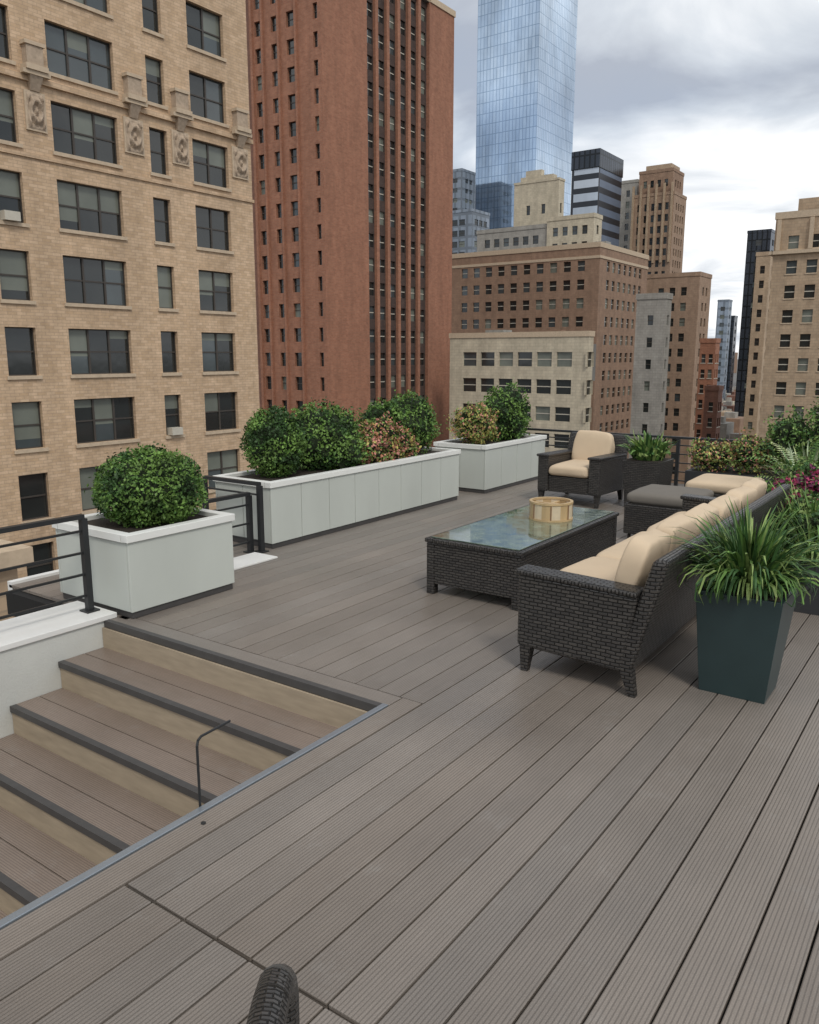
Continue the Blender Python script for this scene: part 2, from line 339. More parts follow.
# ------------------------------------------------------------ mid-distance buildings
M=MB('brown_brick_office_building')
tower('',150,176,63,96.5,GZ,21.6,M_brown,bay=2.9,ww=1.5,fh=3.45,wh=1.9,frame=M_framel,pb=.5,cornice=M_stone,M=M)
for q in ((163,68,2.5,2),(157,75,3,1.0),(160,92,4,1.4),(158,84,2,1.2)): M.box(q[0]-q[2]/2,q[0]+q[2]/2,q[1]-q[2]/2,q[1]+q[2]/2,21.61,22.2+q[3],M_grey)
M.box(149.9,149.99,62.9,96.6,19.6,20.1,M_stone); M.box(149.87,176.1,62.87,62.99,19.6,20.1,M_stone)
M.build()
M=MB('cream_penthouse_building')
tower('',178,182.5,76.5,88,GZ,31.8,M_cream,bay=2.4,ww=1.3,fh=3.5,wh=1.9,pb=.3,M=M,edge=.6,skip_top=.8)
tower('',178.5,183,88.2,107,GZ,30.6,M_grey,bay=2.6,ww=1.5,fh=3.5,wh=1.9,pb=.3,M=M,edge=.6,skip_top=.8)
M.build()
M=MB('cream_stepped_tower')
tower('',184,187,88.2,100.0,GZ,42.0,M_cream,bay=4,ww=1.0,fh=4.5,wh=2.2,pb=.2,M=M,parapet=.5,skip_top=4,edge=1)
M.box(184.5,186.6,90.0,98.6,42.01,43.6,M_cream); M.box(184.8,186.2,93.2,97.4,43.61,45.0,M_cream)
M.build()
tower('pale_loft_building',100,101.5,43,64.2,GZ,4.0,M_cream,bay=2.9,ww=2.2,fh=3.6,wh=1.9,pb=.35,parapet=.7,cornice=M_stone,edge=.5,skip_top=1.2,frame=M_framel)
M=MB('rooftop_equipment'); M.box(104,112,47,62,-2,3.2,M_roof); M.box(104.5,107,58,61,3.21,5.2,M_grey); M.box(104.5,106,49,52,3.21,5.0,M_brown); M.build()
tower('rose_setback_building',190,199,56,68,GZ,19,M_rose,bay=2.6,ww=1.3,fh=3.4,wh=1.8,pb=.2)
tower('grey_slab_building',128,130.6,42.6,47.3,GZ,10.2,M_grey,bay=2.6,ww=.9,fh=3.4,wh=1.5,faces='-x-y',pb=.2)
tower('rose_midrise_building',205,209,60,64,GZ,15,M_rose,bay=2.6,ww=1.3,fh=3.4,wh=1.8,edge=.5)
tower('red_brick_rowhouse',168,171,45.6,48.6,GZ,4.0,M_red,bay=1.4,ww=.8,fh=3.0,wh=1.7,edge=.1,frame=M_framel,sill=M_framel)
tower('white_trim_rowhouse',160,163,42.3,44.8,GZ,-5.0,M_redd,bay=1.3,ww=.8,fh=3.0,wh=1.7,edge=.1,frame=M_framel,sill=M_framel)
M=MB('blue_glass_skyscraper')
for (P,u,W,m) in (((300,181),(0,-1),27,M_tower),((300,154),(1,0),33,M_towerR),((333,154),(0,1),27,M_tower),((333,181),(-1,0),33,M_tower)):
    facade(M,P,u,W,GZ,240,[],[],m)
M.poly([(300,154,240),(333,154,240),(333,181,240),(300,181,240)],M_roof,[(0,0)]*4)
M.build()
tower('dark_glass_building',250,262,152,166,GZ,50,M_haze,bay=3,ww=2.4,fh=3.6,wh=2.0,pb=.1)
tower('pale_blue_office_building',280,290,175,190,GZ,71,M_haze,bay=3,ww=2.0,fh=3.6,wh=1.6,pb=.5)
tower('white_glass_lowrise',215,230,119,138,GZ,30,M_framel,bay=3,ww=2.4,fh=3.6,wh=1.4,pb=.7)
M=MB('black_topped_office_tower')
facade(M,(230,106.3),(0,-1),8.3,GZ,54,[],[],M_stripe); facade(M,(230,98),(1,0),17.5,GZ,54,[],[],M_stripe2)
facade(M,(247.5,98),(0,1),8.3,GZ,54,[],[],M_dkglass); facade(M,(247.5,106.3),(-1,0),17.5,GZ,54,[],[],M_dkglass)
M.box(229.8,247.7,97.8,106.5,54,59,M_dkglass); M.build()
M=MB('art_deco_tower')
tower('',260,272,86,99,GZ,50,M_rose,bay=2.2,ww=1.1,fh=3.4,wh=2.1,pb=.2,M=M,edge=.8)
tower('',260.8,271.2,87,97.6,50,57,M_brown,bay=2.2,ww=1.1,fh=3.4,wh=2.1,M=M,edge=.8); M.box(262,270,88,96,57,59.5,M_buff)
for k in range(6): M.box(259.5,259.99,86.3+k*2.45,86.9+k*2.45,30,53.5,M_buff)
M.build()
tower('grey_shoulder_building',266,275,100,106,GZ,56,M_grey,bay=2.4,ww=1.2,fh=3.4,wh=2)
M=MB('tan_corner_building')
tower('',125,150,-6,27.0,GZ,20,M_buff,bay=2.55,ww=1.35,fh=3.3,wh=1.75,faces='-x+y',pb=.3,frame=M_framel,M=M,cornice=M_stone,edge=1.0,sill=M_stone)
M.box(126,148,8,24.5,20.01,22.6,M_buff); M.box(128,140,12,20,22.61,25,M_buff)
for k in range(8): M.box(124.6,124.99,26.2-k*4.12,26.7-k*4.12,15.8,19.9,M_stone)
M.box(124.5,125,-6,27.1,15.3,15.75,M_stone); M.box(124.5,150,27.01,27.5,15.3,15.75,M_stone)
M.build()
tower('dark_office_tower',300,312,66,73.5,GZ,42,M_dkglass,bay=2.6,ww=1.9,fh=3.4,wh=1.9,pb=.1)
tower('narrow_tan_building',214,226,46.8,50.0,GZ,25,M_buff,bay=2.2,ww=1.1,fh=3.4,wh=1.8)
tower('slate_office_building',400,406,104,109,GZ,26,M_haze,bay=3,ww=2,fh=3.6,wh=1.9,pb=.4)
tower('dark_low_tower',430,436,108.5,116,GZ,20,M_dkglass,bay=3,ww=2,fh=3.6,wh=1.9,pb=.4)
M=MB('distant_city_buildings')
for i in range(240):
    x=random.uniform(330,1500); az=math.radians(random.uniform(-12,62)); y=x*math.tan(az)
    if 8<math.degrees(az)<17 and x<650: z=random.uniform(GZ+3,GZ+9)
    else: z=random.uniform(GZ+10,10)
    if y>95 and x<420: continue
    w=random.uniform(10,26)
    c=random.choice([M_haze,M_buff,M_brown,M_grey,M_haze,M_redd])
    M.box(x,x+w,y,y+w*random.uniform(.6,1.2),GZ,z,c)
for i in range(70):
    x=random.uniform(220,520); y=x*math.tan(math.radians(random.uniform(12.8,15.6)))
    w=random.uniform(5,11); zt=GZ+random.uniform(4,12)
    M.box(x,x+w,y,y+w,GZ,zt,random.choice([M_buff,M_brown,M_redd,M_grey,M_cream]))
    M.box(x+w*.3,x+w*.6,y+w*.2,y+w*.5,zt+.01,zt+1.6,M_grey)
for i in range(40):
    x=random.uniform(20,180); y=random.uniform(-60,x*.19-8)
    w=random.uniform(9,16); M.box(x,x+w,y-w,y,GZ,random.uniform(-20,-8),random.choice([M_buff,M_brown,M_redd,M_grey]))
M.build()
M=MB('low_neighbour_building')
M.box(-8,10.6,20,28,GZ,-3.6,M_buff); M.box(-8.3,10.9,19.7,28.3,-3.599,-3.2,M_stone); M.box(-7.6,10.2,20.4,27.6,-3.198,-3.1,M_roof)
for x in np.arange(-6,10,2.4): M.box(x,x+1.1,19.93,19.998,-7,-5,M_glass)
M.box(2,5,22,25,-3.09,-1.6,M_cream); M.tube((7,24,-3.09),(7,24,-2.2),.3,M_grey,10)
M.build()

# ------------------------------------------------------------ ground and streets
M_as=noisy('asphalt',(.05,.05,.052),.3,.2,.9); M_pave=noisy('pavement_concrete',(.25,.24,.22),.2,.3,.9); M_line=plain('road_paint',(.75,.75,.7),.7)
M_gr=noisy('city_ground',(.13,.125,.12),.3,.02,.95)
M=MB('ground'); M.poly([(-3000,-3000,GZ),(6000,-3000,GZ),(6000,6000,GZ),(-3000,6000,GZ)],M_gr,[(0,0)]*4); M.build()
M=MB('road')
M.poly([(-200,12,GZ+.004),(2500,12,GZ+.004),(2500,31,GZ+.004),(-200,31,GZ+.004)],M_as,[(0,0)]*4)
M.poly([(38,31.01,GZ+.004),(70,31.01,GZ+.004),(70,900,GZ+.004),(38,900,GZ+.004)],M_as,[(0,0)]*4)
for i in range(120): M.poly([(i*8,21.4,GZ+.008),(i*8+3,21.4,GZ+.008),(i*8+3,21.6,GZ+.008),(i*8,21.6,GZ+.008)],M_line,[(0,0)]*4)
M.build()
M=MB('pavement'); M.box(-200,37,31,34.9,GZ,GZ+.14,M_pave); M.box(12,2500,8.5,12,GZ,GZ+.14,M_pave); M.box(71,2500,31,34.9,GZ,GZ+.14,M_pave); M.build()

# ------------------------------------------------------------ terrace deck
M_deck=deckmat('composite_decking',(.228,.198,.172))
M_tread=deckmat('composite_tread',(.235,.185,.152))
M_dark=noisy('dark_substrate',(.012,.012,.012),.2,5,.9)
M_alu=noisy('anodised_aluminium',(.34,.38,.42),.15,10,.36,metal=.7)
M_nose=noisy('dark_nosing',(.06,.057,.056),.25,12,.5)
M_riser=noisy('beige_riser',(.35,.285,.205),.28,6,.7,stretch=(1,1,6))
M_white=noisy('white_stucco',(.54,.55,.52),.2,2.2,.75,bump=.2,bscale=90)
M_cap=noisy('white_cap',(.72,.72,.70),.14,4,.55)
M=MB('deck')
def board(x0,x1,y0,y1,z=0,th=.025,along='x',mat=None):
    t=random.uniform(.90,1.08); w=random.uniform(-.022,.022)
    tint=(t*(1+w),t,t*(1-w)); mat=mat or M_deck; ox=random.uniform(0,50)
    i=len(M.uv); M.box(x0,x1,y0,y1,z-th,z,mat,tint,swap=(along=='y'))
    for k in range(i,len(M.uv)):
        u,v=M.uv[k]; M.uv[k]=(u+ox,v-(y0 if along=='x' else x0)+.0015)
P=.1405; gap=.0065
y=2.075-P*45
while y<5.68:
    y1=y+P-gap
    if y+P<2.09: spans=[(-5,10.12)]
    elif y1<4.40: spans=[(3.02,10.12)]
    else: spans=[(2.96,10.12)]
    if y<2.0: spans=[(-5,1.344),(1.356,10.12)]
    for a,b in spans:
        js=[a]
        if b-a>5 and a>1 and random.random()<.3: js.append(a+random.uniform(3.0,b-a-1.5))
        js.append(b)
        for i in range(len(js)-1): board(js[i],js[i+1]-(.003 if i<len(js)-2 else 0),y,y1)
    y+=P
board(-4,3.015,2.08,2.19)
board(2.90,3.013,2.196,4.41,along='y')
deck=M.build(bevel=.0025,seg=2)
M=MB('deck_substructure') 
M.box(-5,10.1,-4.4,2.17,-.2,-.03,M_dark); M.box(2.9,10.1,2.171,5.66,-.2,-.03,M_dark)
M.box(10.125,10.2,-4.5,5.72,-.45,.02,M_nose); M.box(2.96,10.124,5.68,5.74,-.45,.02,M_cap)
M.build(parent=deck)
M=MB('stair_trim')
M.box(-4,2.90,2.193,2.225,-.04,.006,M_alu); M.box(-4,2.9,2.172,2.192,-1.9,-.05,M_riser)
M.box(2.862,2.897,2.226,4.415,-.04,.005,M_nose)
M.build(parent=deck,bevel=.002)
tower('terrace_building',-5,10.1,-4.4,5.7,GZ,-2.3,M_tan,bay=3,ww=1.4,fh=3.3,wh=1.9,faces='-x-y+y+x',pb=.3,parapet=.01)
M=MB('upper_walls'); M.box(2.9,10.1,2.17,5.66,-2.28,-.21,M_tan); M.box(-5,10.1,-4.4,2.168,-2.28,-.21,M_tan); M.build(parent=bpy.data.objects['terrace_building'])

# ------------------------------------------------------------ stairs
M=MB('deck_stairs')
for k in range(1,9):
    xn=2.86-.316*k; xp=xn+.316; z=-.17*k
    M.box(xn+.014,xp+.0,2.227,4.417,z-.3,z-.028,M_dark)
    t=random.uniform(.92,1.08)
    for (a,b) in ((xn+.032,xn+.168),(xn+.174,xp+.008)):
        tt=t*random.uniform(.94,1.06)
        i0=len(M.uv); M.box(a,b,2.228,4.416,z-.027,z,M_tread,(tt,tt,tt),swap=True)
        ox=random.uniform(0,9)
        for q in range(i0,len(M.uv)): M.uv[q]=(M.uv[q][0]+ox,M.uv[q][1]-a+.001)
    M.box(xn-.008,xn+.030,2.229,4.415,z-.034,z+.002,M_nose)
    M.box(xn+.002,xn+.0135,2.229,4.415,z-.169,z-.035,M_riser)
M.box(2.847,2.8615,2.229,4.415,-.17,-.041,M_riser)
M.build()
M=MB('stair_side_wall')
M.box(-4,2.95,4.42,4.80,-2.3,.0,M_white); M.box(-4,2.955,4.405,4.84,.001,.035,M_cap)
for x in (1.2,-.4): M.box(x,x+.012,4.412,4.419,-1.9,-.002,M_nose)
M.build(bevel=.004)
M_iron=noisy('black_metal',(.03,.032,.034),.2,15,.42,metal=.3)
M=MB('stair_grab_rail')
pts=[(1.79,2.235,-.35),(1.79,2.235,.24),(1.798,2.238,.258),(1.82,2.245,.265),(1.99,2.28,.25)]
for a,b in zip(pts,pts[1:]): M.tube(a,b,.005,M_iron)
M.build()
M=MB('deck_drain_cap'); M.tube((1.72,2.135,0),(1.72,2.135,.004),.009,M_iron,12); M.build()

def railing(name,p,q,h,zb,nr,posts,z0=0):
    M=MB(name); p=Vector((*p,0));q=Vector((*q,0)); d=(q-p).normalized(); s=Vector((-d.y,d.x,0))
    def bar(a,b,z,w,t):
        c=[a-s*w,b-s*w,b+s*w,a+s*w]; M.hexa([v+Z*(z-t) for v in c],[v+Z*z for v in c],M_iron)
    bar(p,q,h,.022,.028)
    for i in range(nr): 
        z=zb+(h-.1-zb)*i/max(1,nr-1); bar(p,q,z,.008,.014)
    for i in range(posts):
        c=p.lerp(q,i/(posts-1)) if posts>1 else p
        M.box(c.x-.02,c.x+.02,c.y-.02,c.y+.02,z0,h-.029,M_iron)
        M.box(c.x-.045,c.x+.045,c.y-.045,c.y+.045,z0,z0+.01,M_iron)
    return M.build()
railing('terrace_railing',(2.87,4.57),(-3.8,4.57),.67,.15,4,5,.036)
railing('terrace_railing',(10.08,5.6),(10.08,-4.4),.66,.12,5,9,.0)
railing('gate_railing',(4.74,4.93),(4.74,5.62),.60,.1,2,2)
railing('gate_railing',(3.93,5.0),(4.68,5.0),.52,.1,3,2)
M=MB('threshold_plate'); M.box(4.05,4.66,4.66,4.93,0.001,.016,M_cap); M.build(bevel=.003)
railing('far_side_railing',(-5,-4.3),(10,-4.3),.9,.12,5,10,0)

# ------------------------------------------------------------ foliage
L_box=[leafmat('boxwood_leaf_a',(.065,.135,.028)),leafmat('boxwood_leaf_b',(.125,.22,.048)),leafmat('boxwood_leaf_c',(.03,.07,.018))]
L_mix=[leafmat('yellow_leaf',(.40,.36,.11)),leafmat('pink_leaf',(.46,.20,.16)),leafmat('olive_leaf',(.15,.20,.06)),leafmat('rust_leaf',(.36,.16,.08))]
L_red=[leafmat('magenta_leaf',(.36,.05,.12)),leafmat('purple_leaf',(.15,.03,.08)),leafmat('green_under',(.08,.14,.04))]
L_lime=[leafmat('lime_leaf',(.20,.28,.085)),leafmat('grass_leaf',(.10,.19,.045)),leafmat('deep_leaf',(.04,.095,.028))]
L_sil=[leafmat('silver_leaf',(.30,.36,.23)),leafmat('pale_leaf',(.38,.42,.22)),leafmat('deep_leaf2',(.08,.15,.05))]
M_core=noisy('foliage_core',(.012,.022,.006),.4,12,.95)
M_soil=noisy('soil',(.03,.022,.015),.4,30,.95,bump=.6)
def foliage(name,blobs,n,leaf,mats,core=.80,probs=None,lump=.13,out=.5,spike=.06):
    V=[];F=[];MI=[]
    def lumpf(d,seed): return 1+lump*2*(noise.noise(Vector(d)*2.0+Vector((seed,0,0))))+lump*noise.noise(Vector(d)*5.5+Vector((0,seed,0)))
    vol=[b[3]*b[4]*b[5] for b in blobs]
    for bi,b in enumerate(blobs):
        c=np.array(b[:3]); R=np.array(b[3:6]); seed=bi*7.7+len(name)+b[0]
        k=int(n*vol[bi]**.66/sum(v**.66 for v in vol))
        D=rng.normal(size=(k,3)); D/=np.linalg.norm(D,axis=1)[:,None]
        rr=1-np.abs(rng.normal(0,.13,k)); rr+= (rng.random(k)<spike)*rng.uniform(.03,.16,k)
        for i in range(k):
            d=D[i]; f=lumpf(d,seed)
            p=c+d*R*rr[i]*f
            nrm=d*out+rng.normal(0,.6,3); nrm/=np.linalg.norm(nrm)
            t=np.cross(nrm,rng.normal(size=3)); t/=np.linalg.norm(t)+1e-9; s=np.cross(nrm,t)
            L=leaf*rng.uniform(.6,1.3); W=L*.32
            j=len(V); V+= [p-t*L*.5,p+s*W+nrm*L*.08,p+t*L*.5,p-s*W+nrm*L*.08]; F.append((j,j+1,j+2,j+3))
            if probs: m=int(rng.choice(len(mats),p=probs))
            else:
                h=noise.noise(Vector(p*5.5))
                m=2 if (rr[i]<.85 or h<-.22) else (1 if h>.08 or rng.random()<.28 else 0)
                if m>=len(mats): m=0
            MI.append(m)
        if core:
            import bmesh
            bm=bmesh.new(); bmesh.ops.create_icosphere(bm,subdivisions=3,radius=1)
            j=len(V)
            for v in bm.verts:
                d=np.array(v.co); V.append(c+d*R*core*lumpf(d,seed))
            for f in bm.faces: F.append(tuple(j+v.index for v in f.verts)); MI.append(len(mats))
            bm.free()
    me=bpy.data.meshes.new(name); me.from_pydata([tuple(v) for v in V],[],F)
    for m in mats: me.materials.append(m)
    me.materials.append(M_core); me.polygons.foreach_set('material_index',MI); me.update()
    o=bpy.data.objects.new(name,me); COL.objects.link(o)
    return o
def blades(name,c,n,length,mats,spread=1.0,width=.014,droop=1.0,r0=.08,up=1.2,parent=None):
    V=[];F=[];MI=[]
    for i in range(n):
        a=rng.uniform(0,2*math.pi); L=length*rng.uniform(.5,1.2); tilt=rng.uniform(.1,1)*spread
        d=np.array([math.cos(a),math.sin(a),0]); s=np.array([-math.sin(a),math.cos(a),0])
        p=np.array(c,float)+d*rng.uniform(0,r0); el=math.pi/2-tilt*.6*up/1.2; K=6; w0=width*rng.uniform(.6,1.3); j=len(V)
        dr=droop*rng.uniform(.5,1.5); tw=rng.uniform(-.5,.5)
        for k in range(K+1):
            t=k/K; w=w0*(1-t)**.6*(.5+min(1,t*4)*.5)+.0006
            sv=s*math.cos(tw)+np.array([0,0,1])*math.sin(tw)
            V.append(p-sv*w); V.append(p+sv*w)
            e=el-dr*tilt*t*t*2.2
            p=p+(d*math.cos(e)+np.array([0,0,1])*math.sin(e))*L/K
        m=int(rng.integers(len(mats)))
        for k in range(K): F.append((j+2*k,j+2*k+1,j+2*k+3,j+2*k+2)); MI.append(m)
    me=bpy.data.meshes.new(name); me.from_pydata([tuple(v) for v in V],[],F)
    for m in mats: me.materials.append(m)
    me.polygons.foreach_set('material_index',MI); me.update()
    o=bpy.data.objects.new(name,me); COL.objects.link(o)
    if parent: o.parent=parent
    return o
def fronds(name,c,n,length,mats,leaf=.09):
    # pinnate palm-like fronds: a curved rachis with paired leaflets
    V=[];F=[];MI=[]
    for i in range(n):
        a=2*math.pi*i/n+rng.uniform(-.3,.3); L=length*rng.uniform(.75,1.15); tilt=rng.uniform(.25,.8)
        d=np.array([math.cos(a),math.sin(a),0]); s=np.array([-math.sin(a),math.cos(a),0]); up=np.array([0,0,1.])
        p=np.array(c,float); K=22; m=int(rng.integers(len(mats)))
        for k in range(K):
            t=k/K; e=math.pi/2-tilt-1.5*t*t*tilt*1.4
            dirv=d*math.cos(e)+up*math.sin(e); q=p+dirv*L/K
            j=len(V); V+=[p-s*.003,p+s*.003,q+s*.003,q-s*.003]; F.append((j,j+1,j+2,j+3)); MI.append(m)
            if t>.15:
                for sg in (-1,1):
                    ll=leaf*math.sin(math.pi*min(1,t*.9+.1))*rng.uniform(.8,1.2)+.015
                    tip=p+s*sg*ll+dirv*ll*.55-up*ll*.25; wv=dirv*.008
                    mid=(p+tip)/2+up*.004
                    j=len(V); V+=[p,mid+wv,tip,mid-wv]; F.append((j,j+1,j+2,j+3)); MI.append(m)
            p=q
    me=bpy.data.meshes.new(name); me.from_pydata([tuple(v) for v in V],[],F)
    for m in mats: me.materials.append(m)
    me.polygons.foreach_set('material_index',MI); me.update()
    o=bpy.data.objects.new(name,me); COL.objects.link(o); return o

# ------------------------------------------------------------ white planters
M_panel=noisy('planter_panel',(.51,.54,.50),.17,1.8,.5,stretch=(1,1,.35)); M_rim=noisy('planter_rim',(.75,.76,.73),.12,3,.45); M_seam=plain('planter_seam',(.10,.10,.095),.7)
def planter(x0,x1,y0,y1,h,nx,ny):
    M=MB('white_planter_box')
    M.box(x0+.02,x1-.02,y0+.02,y1-.02,.0,h-.06,M_seam)
    M.box(x0+.01,x1-.01,y0+.01,y1-.01,.001,.045,M_nose)
    g=.006; w=(x1-x0)/nx
    for i in range(nx):
        for (ya,yb) in ((y0,y0+.019),(y1-.019,y1)):
            M.box(x0+i*w+g/2 if i else x0,x0+(i+1)*w-g/2 if i<nx-1 else x1,ya,yb,.046,h-.05,M_panel)
    w=(y1-y0-.04)/ny
    for i in range(ny):
        for (xa,xb) in ((x0,x0+.019),(x1-.019,x1)):
            M.box(xa,xb,y0+.02+i*w+g/2,y0+.02+(i+1)*w-g/2,.046,h-.05,M_panel)
    r=.055
    M.box(x0-.015,x1+.015,y0-.015,y0+r,h-.049,h,M_rim); M.box(x0-.015,x1+.015,y1-r,y1+.015,h-.049,h,M_rim)
    M.box(x0-.015,x0+r,y0+r,y1-r,h-.049,h-.0005,M_rim); M.box(x1-r,x1+.015,y0+r,y1-r,h-.049,h-.0005,M_rim)
    M.box(x0+r+.001,x1-r-.001,y0+r+.001,y1-r-.001,h-.059,h-.03,M_soil)
    return M.build(bevel=.003)
planter(2.98,3.84,4.28,5.08,.55,1,1)
planter(4.86,7.88,4.92,5.62,.585,8,2)
planter(8.4,10.0,4.87,5.6,.585,4,2)
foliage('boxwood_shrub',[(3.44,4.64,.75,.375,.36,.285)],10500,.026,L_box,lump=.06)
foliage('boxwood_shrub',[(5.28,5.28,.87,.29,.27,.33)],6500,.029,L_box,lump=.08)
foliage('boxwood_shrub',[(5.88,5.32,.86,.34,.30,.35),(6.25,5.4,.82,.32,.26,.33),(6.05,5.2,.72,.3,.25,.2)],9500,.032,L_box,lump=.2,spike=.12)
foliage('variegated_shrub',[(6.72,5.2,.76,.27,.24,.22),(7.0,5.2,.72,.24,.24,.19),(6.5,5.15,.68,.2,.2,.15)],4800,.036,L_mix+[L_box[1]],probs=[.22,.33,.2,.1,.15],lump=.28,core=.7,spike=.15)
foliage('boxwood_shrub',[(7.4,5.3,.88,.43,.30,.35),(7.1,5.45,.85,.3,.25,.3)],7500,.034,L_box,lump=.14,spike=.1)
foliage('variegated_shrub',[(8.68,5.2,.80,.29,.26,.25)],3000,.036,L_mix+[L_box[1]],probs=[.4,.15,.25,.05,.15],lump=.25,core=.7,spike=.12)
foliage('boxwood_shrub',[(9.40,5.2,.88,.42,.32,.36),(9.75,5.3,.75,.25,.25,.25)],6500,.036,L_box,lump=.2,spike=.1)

# ------------------------------------------------------------ wicker furniture
M_wick=wickermat('black_wicker',(.035,.032,.030),(.062,.056,.050))
M_wickf=wickermat('black_wicker_fine',(.035,.033,.031),(.055,.05,.046),.026,.009,.0022)
M_cush=noisy('beige_cushion',(.60,.475,.335),.10,6,.9,bump=.3,bscale=300)
M_gcush=noisy('taupe_cushion',(.16,.145,.125),.1,6,.9)
M_leg=noisy('dark_leg',(.025,.022,.02),.2,10,.5)
def cushion(name,c,r,parent,e=.28,mat=None,rot=(0,0,0)):
    V=[];F=[];nu,nv=44,24
    sg=lambda w,m: math.copysign(abs(w)**m,w)
    sd=random.uniform(0,50)
    for j in range(nv+1):
        v=-math.pi/2+math.pi*j/nv
        for i in range(nu):
            u=2*math.pi*i/nu
            p=Vector((r[0]*sg(math.cos(v),e*1.3)*sg(math.cos(u),e),r[1]*sg(math.cos(v),e*1.3)*sg(math.sin(u),e),r[2]*sg(math.sin(v),.75)))
            f=1+.06*noise.noise(p*8+Vector((sd,0,0)))
            V.append((p.x*f,p.y*f,p.z*f))
    for j in range(nv):
        for i in range(nu): a=j*nu+i;b=j*nu+(i+1)%nu; F.append((a,b,b+nu,a+nu))
    me=bpy.data.meshes.new(name); me.from_pydata(V,[],F); me.materials.append(mat or M_cush)
    me.polygons.foreach_set('use_smooth',[True]*len(F)); me.update()
    o=bpy.data.objects.new(name,me); COL.objects.link(o); o.location=c; o.rotation_euler=rot; o.parent=parent; return o
def seating(name,loc,rz,W,D,nseat,nback,hb=.76,ha=.56,seatmat=None,aw=.13,backh=.36,bt=.075,roundarm=False):
    WK=M_wickf if roundarm else M_wick
    e=empty(name,loc,rz)
    B=MB('frame'); 
    B.box(aw,W-aw,.08,D-.02,.14,.32,WK)
    B.build(parent=e,bevel=.01)
    for i,x in enumerate((0,W-aw)):
        A=MB('arm_%d'%(i+1)); s=.012 if roundarm else 0
        A.hexa([(x+s,.06,.12),(x+aw-s,.06,.12),(x+aw-s,D-s*2,.14),(x+s,D-s*2,.14)],[(x+s,.0,ha-.045),(x+aw-s,.0,ha-.045),(x+aw-s,D-s*2,ha-.015-s),(x+s,D-s*2,ha-.015-s)],WK)
        A.build(parent=e,bevel=.02 if not roundarm else .012,seg=3)
        C=MB('arm_cap_%d'%(i+1))
        if roundarm:
            xc=x+aw/2; pts=[(xc,.0,ha-.03),(xc,D*.5,ha-.012),(xc,D-.09,ha-.012),(xc,D-.04,ha-.022),(xc,D-.005,ha-.05),(xc,D+.012,ha-.09),(xc,D+.008,ha-.2),(xc,D-.01,.16)]
            for a_,b_ in zip(pts,pts[1:]): C.tube(a_,b_,.031,WK,14)
            C.build(parent=e,smooth=True)
        else:
            C.hexa([(x-.012,.0,ha-.05),(x+aw+.012,.0,ha-.05),(x+aw+.012,D+.015,ha-.03),(x-.012,D+.015,ha-.03)],[(x-.012,.0,ha-.02),(x+aw+.012,.0,ha-.02),(x+aw+.012,D+.015,ha),(x-.012,D+.015,ha)],WK,swap=True)
            C.build(parent=e,bevel=.012,seg=3)
    Bk=MB('backrest')
    Bk.hexa([(0.004,.02,.12),(W-.004,.02,.12),(W-.004,.11,.12),(0.004,.11,.12)],[(0.004,-.14,hb),(W-.004,-.14,hb),(W-.004,-.06,hb),(0.004,-.06,hb)],WK)
    Bk.build(parent=e,bevel=.028,seg=4)
    Lg=MB('legs')
    for x in (.035,W-.035):
        for y,dy in ((.05,-.04),(D-.05,.01)):
            Lg.hexa([(x-.018,y+dy-.018,0),(x+.018,y+dy-.018,0),(x+.018,y+dy+.018,0),(x-.018,y+dy+.018,0)],[(x-.032,y-.032,.16),(x+.032,y-.032,.16),(x+.032,y+.032,.16),(x-.032,y+.032,.16)],WK)
    Lg.build(parent=e)
    w=(W-2*aw)/nseat
    for i in range(nseat): cushion('seat_cushion_%d'%(i+1),(aw+w*(i+.5),D*.55+.02,.385),(w/2-.004,D*.44,.068),e,mat=seatmat,e=.17)
    w=(W-2*aw)/nback
    for i in range(nback): cushion('back_cushion_%d'%(i+1),(aw+w*(i+.5),.085+random.uniform(-.012,.012),hb-backh/2+.05+random.uniform(-.008,.008)),(w/2-.002,bt,backh/2),e,e=.22,mat=seatmat,rot=(math.radians(13)+random.uniform(-.05,.05),random.uniform(-.04,.04),random.uniform(-.03,.03)))
    return e
seating('wicker_sofa',(3.65,1.27,0),0,2.85,.64,3,6,hb=.71,backh=.31,bt=.064,aw=.11)
seating('wicker_armchair',(9.0,3.36,0),math.radians(90),.74,.76,1,1,hb=.74,backh=.42)
def ottoman(loc,w,d,mat,h=.34):
    e=empty('wicker_ottoman',loc)
    B=MB('body'); B.box(0,w,0,d,.06,h,M_wick)
    for x in (.03,w-.06):
        for y in (.03,d-.06): B.box(x,x+.03,y,y+.03,0,.0595,M_leg)
    B.build(parent=e,bevel=.015,seg=3); cushion('cushion',(w/2,d/2,h+.045),(w/2,d/2,.06),e,mat=mat,e=.17)
ottoman((6.98,1.98,0),.66,.62,M_gcush); ottoman((7.85,1.72,0),.66,.62,M_cush,.36)
A=math.radians(35.5)
F=Vector((math.cos(A),math.sin(A),0)); R=Vector((math.sin(A),-math.cos(A),0))
o=F*.47+R*(-.88)
seating('wicker_armchair',(o.x,o.y,0),A-math.pi/2,.68,.77,1,1,hb=.80,ha=.62,aw=.055,roundarm=True)

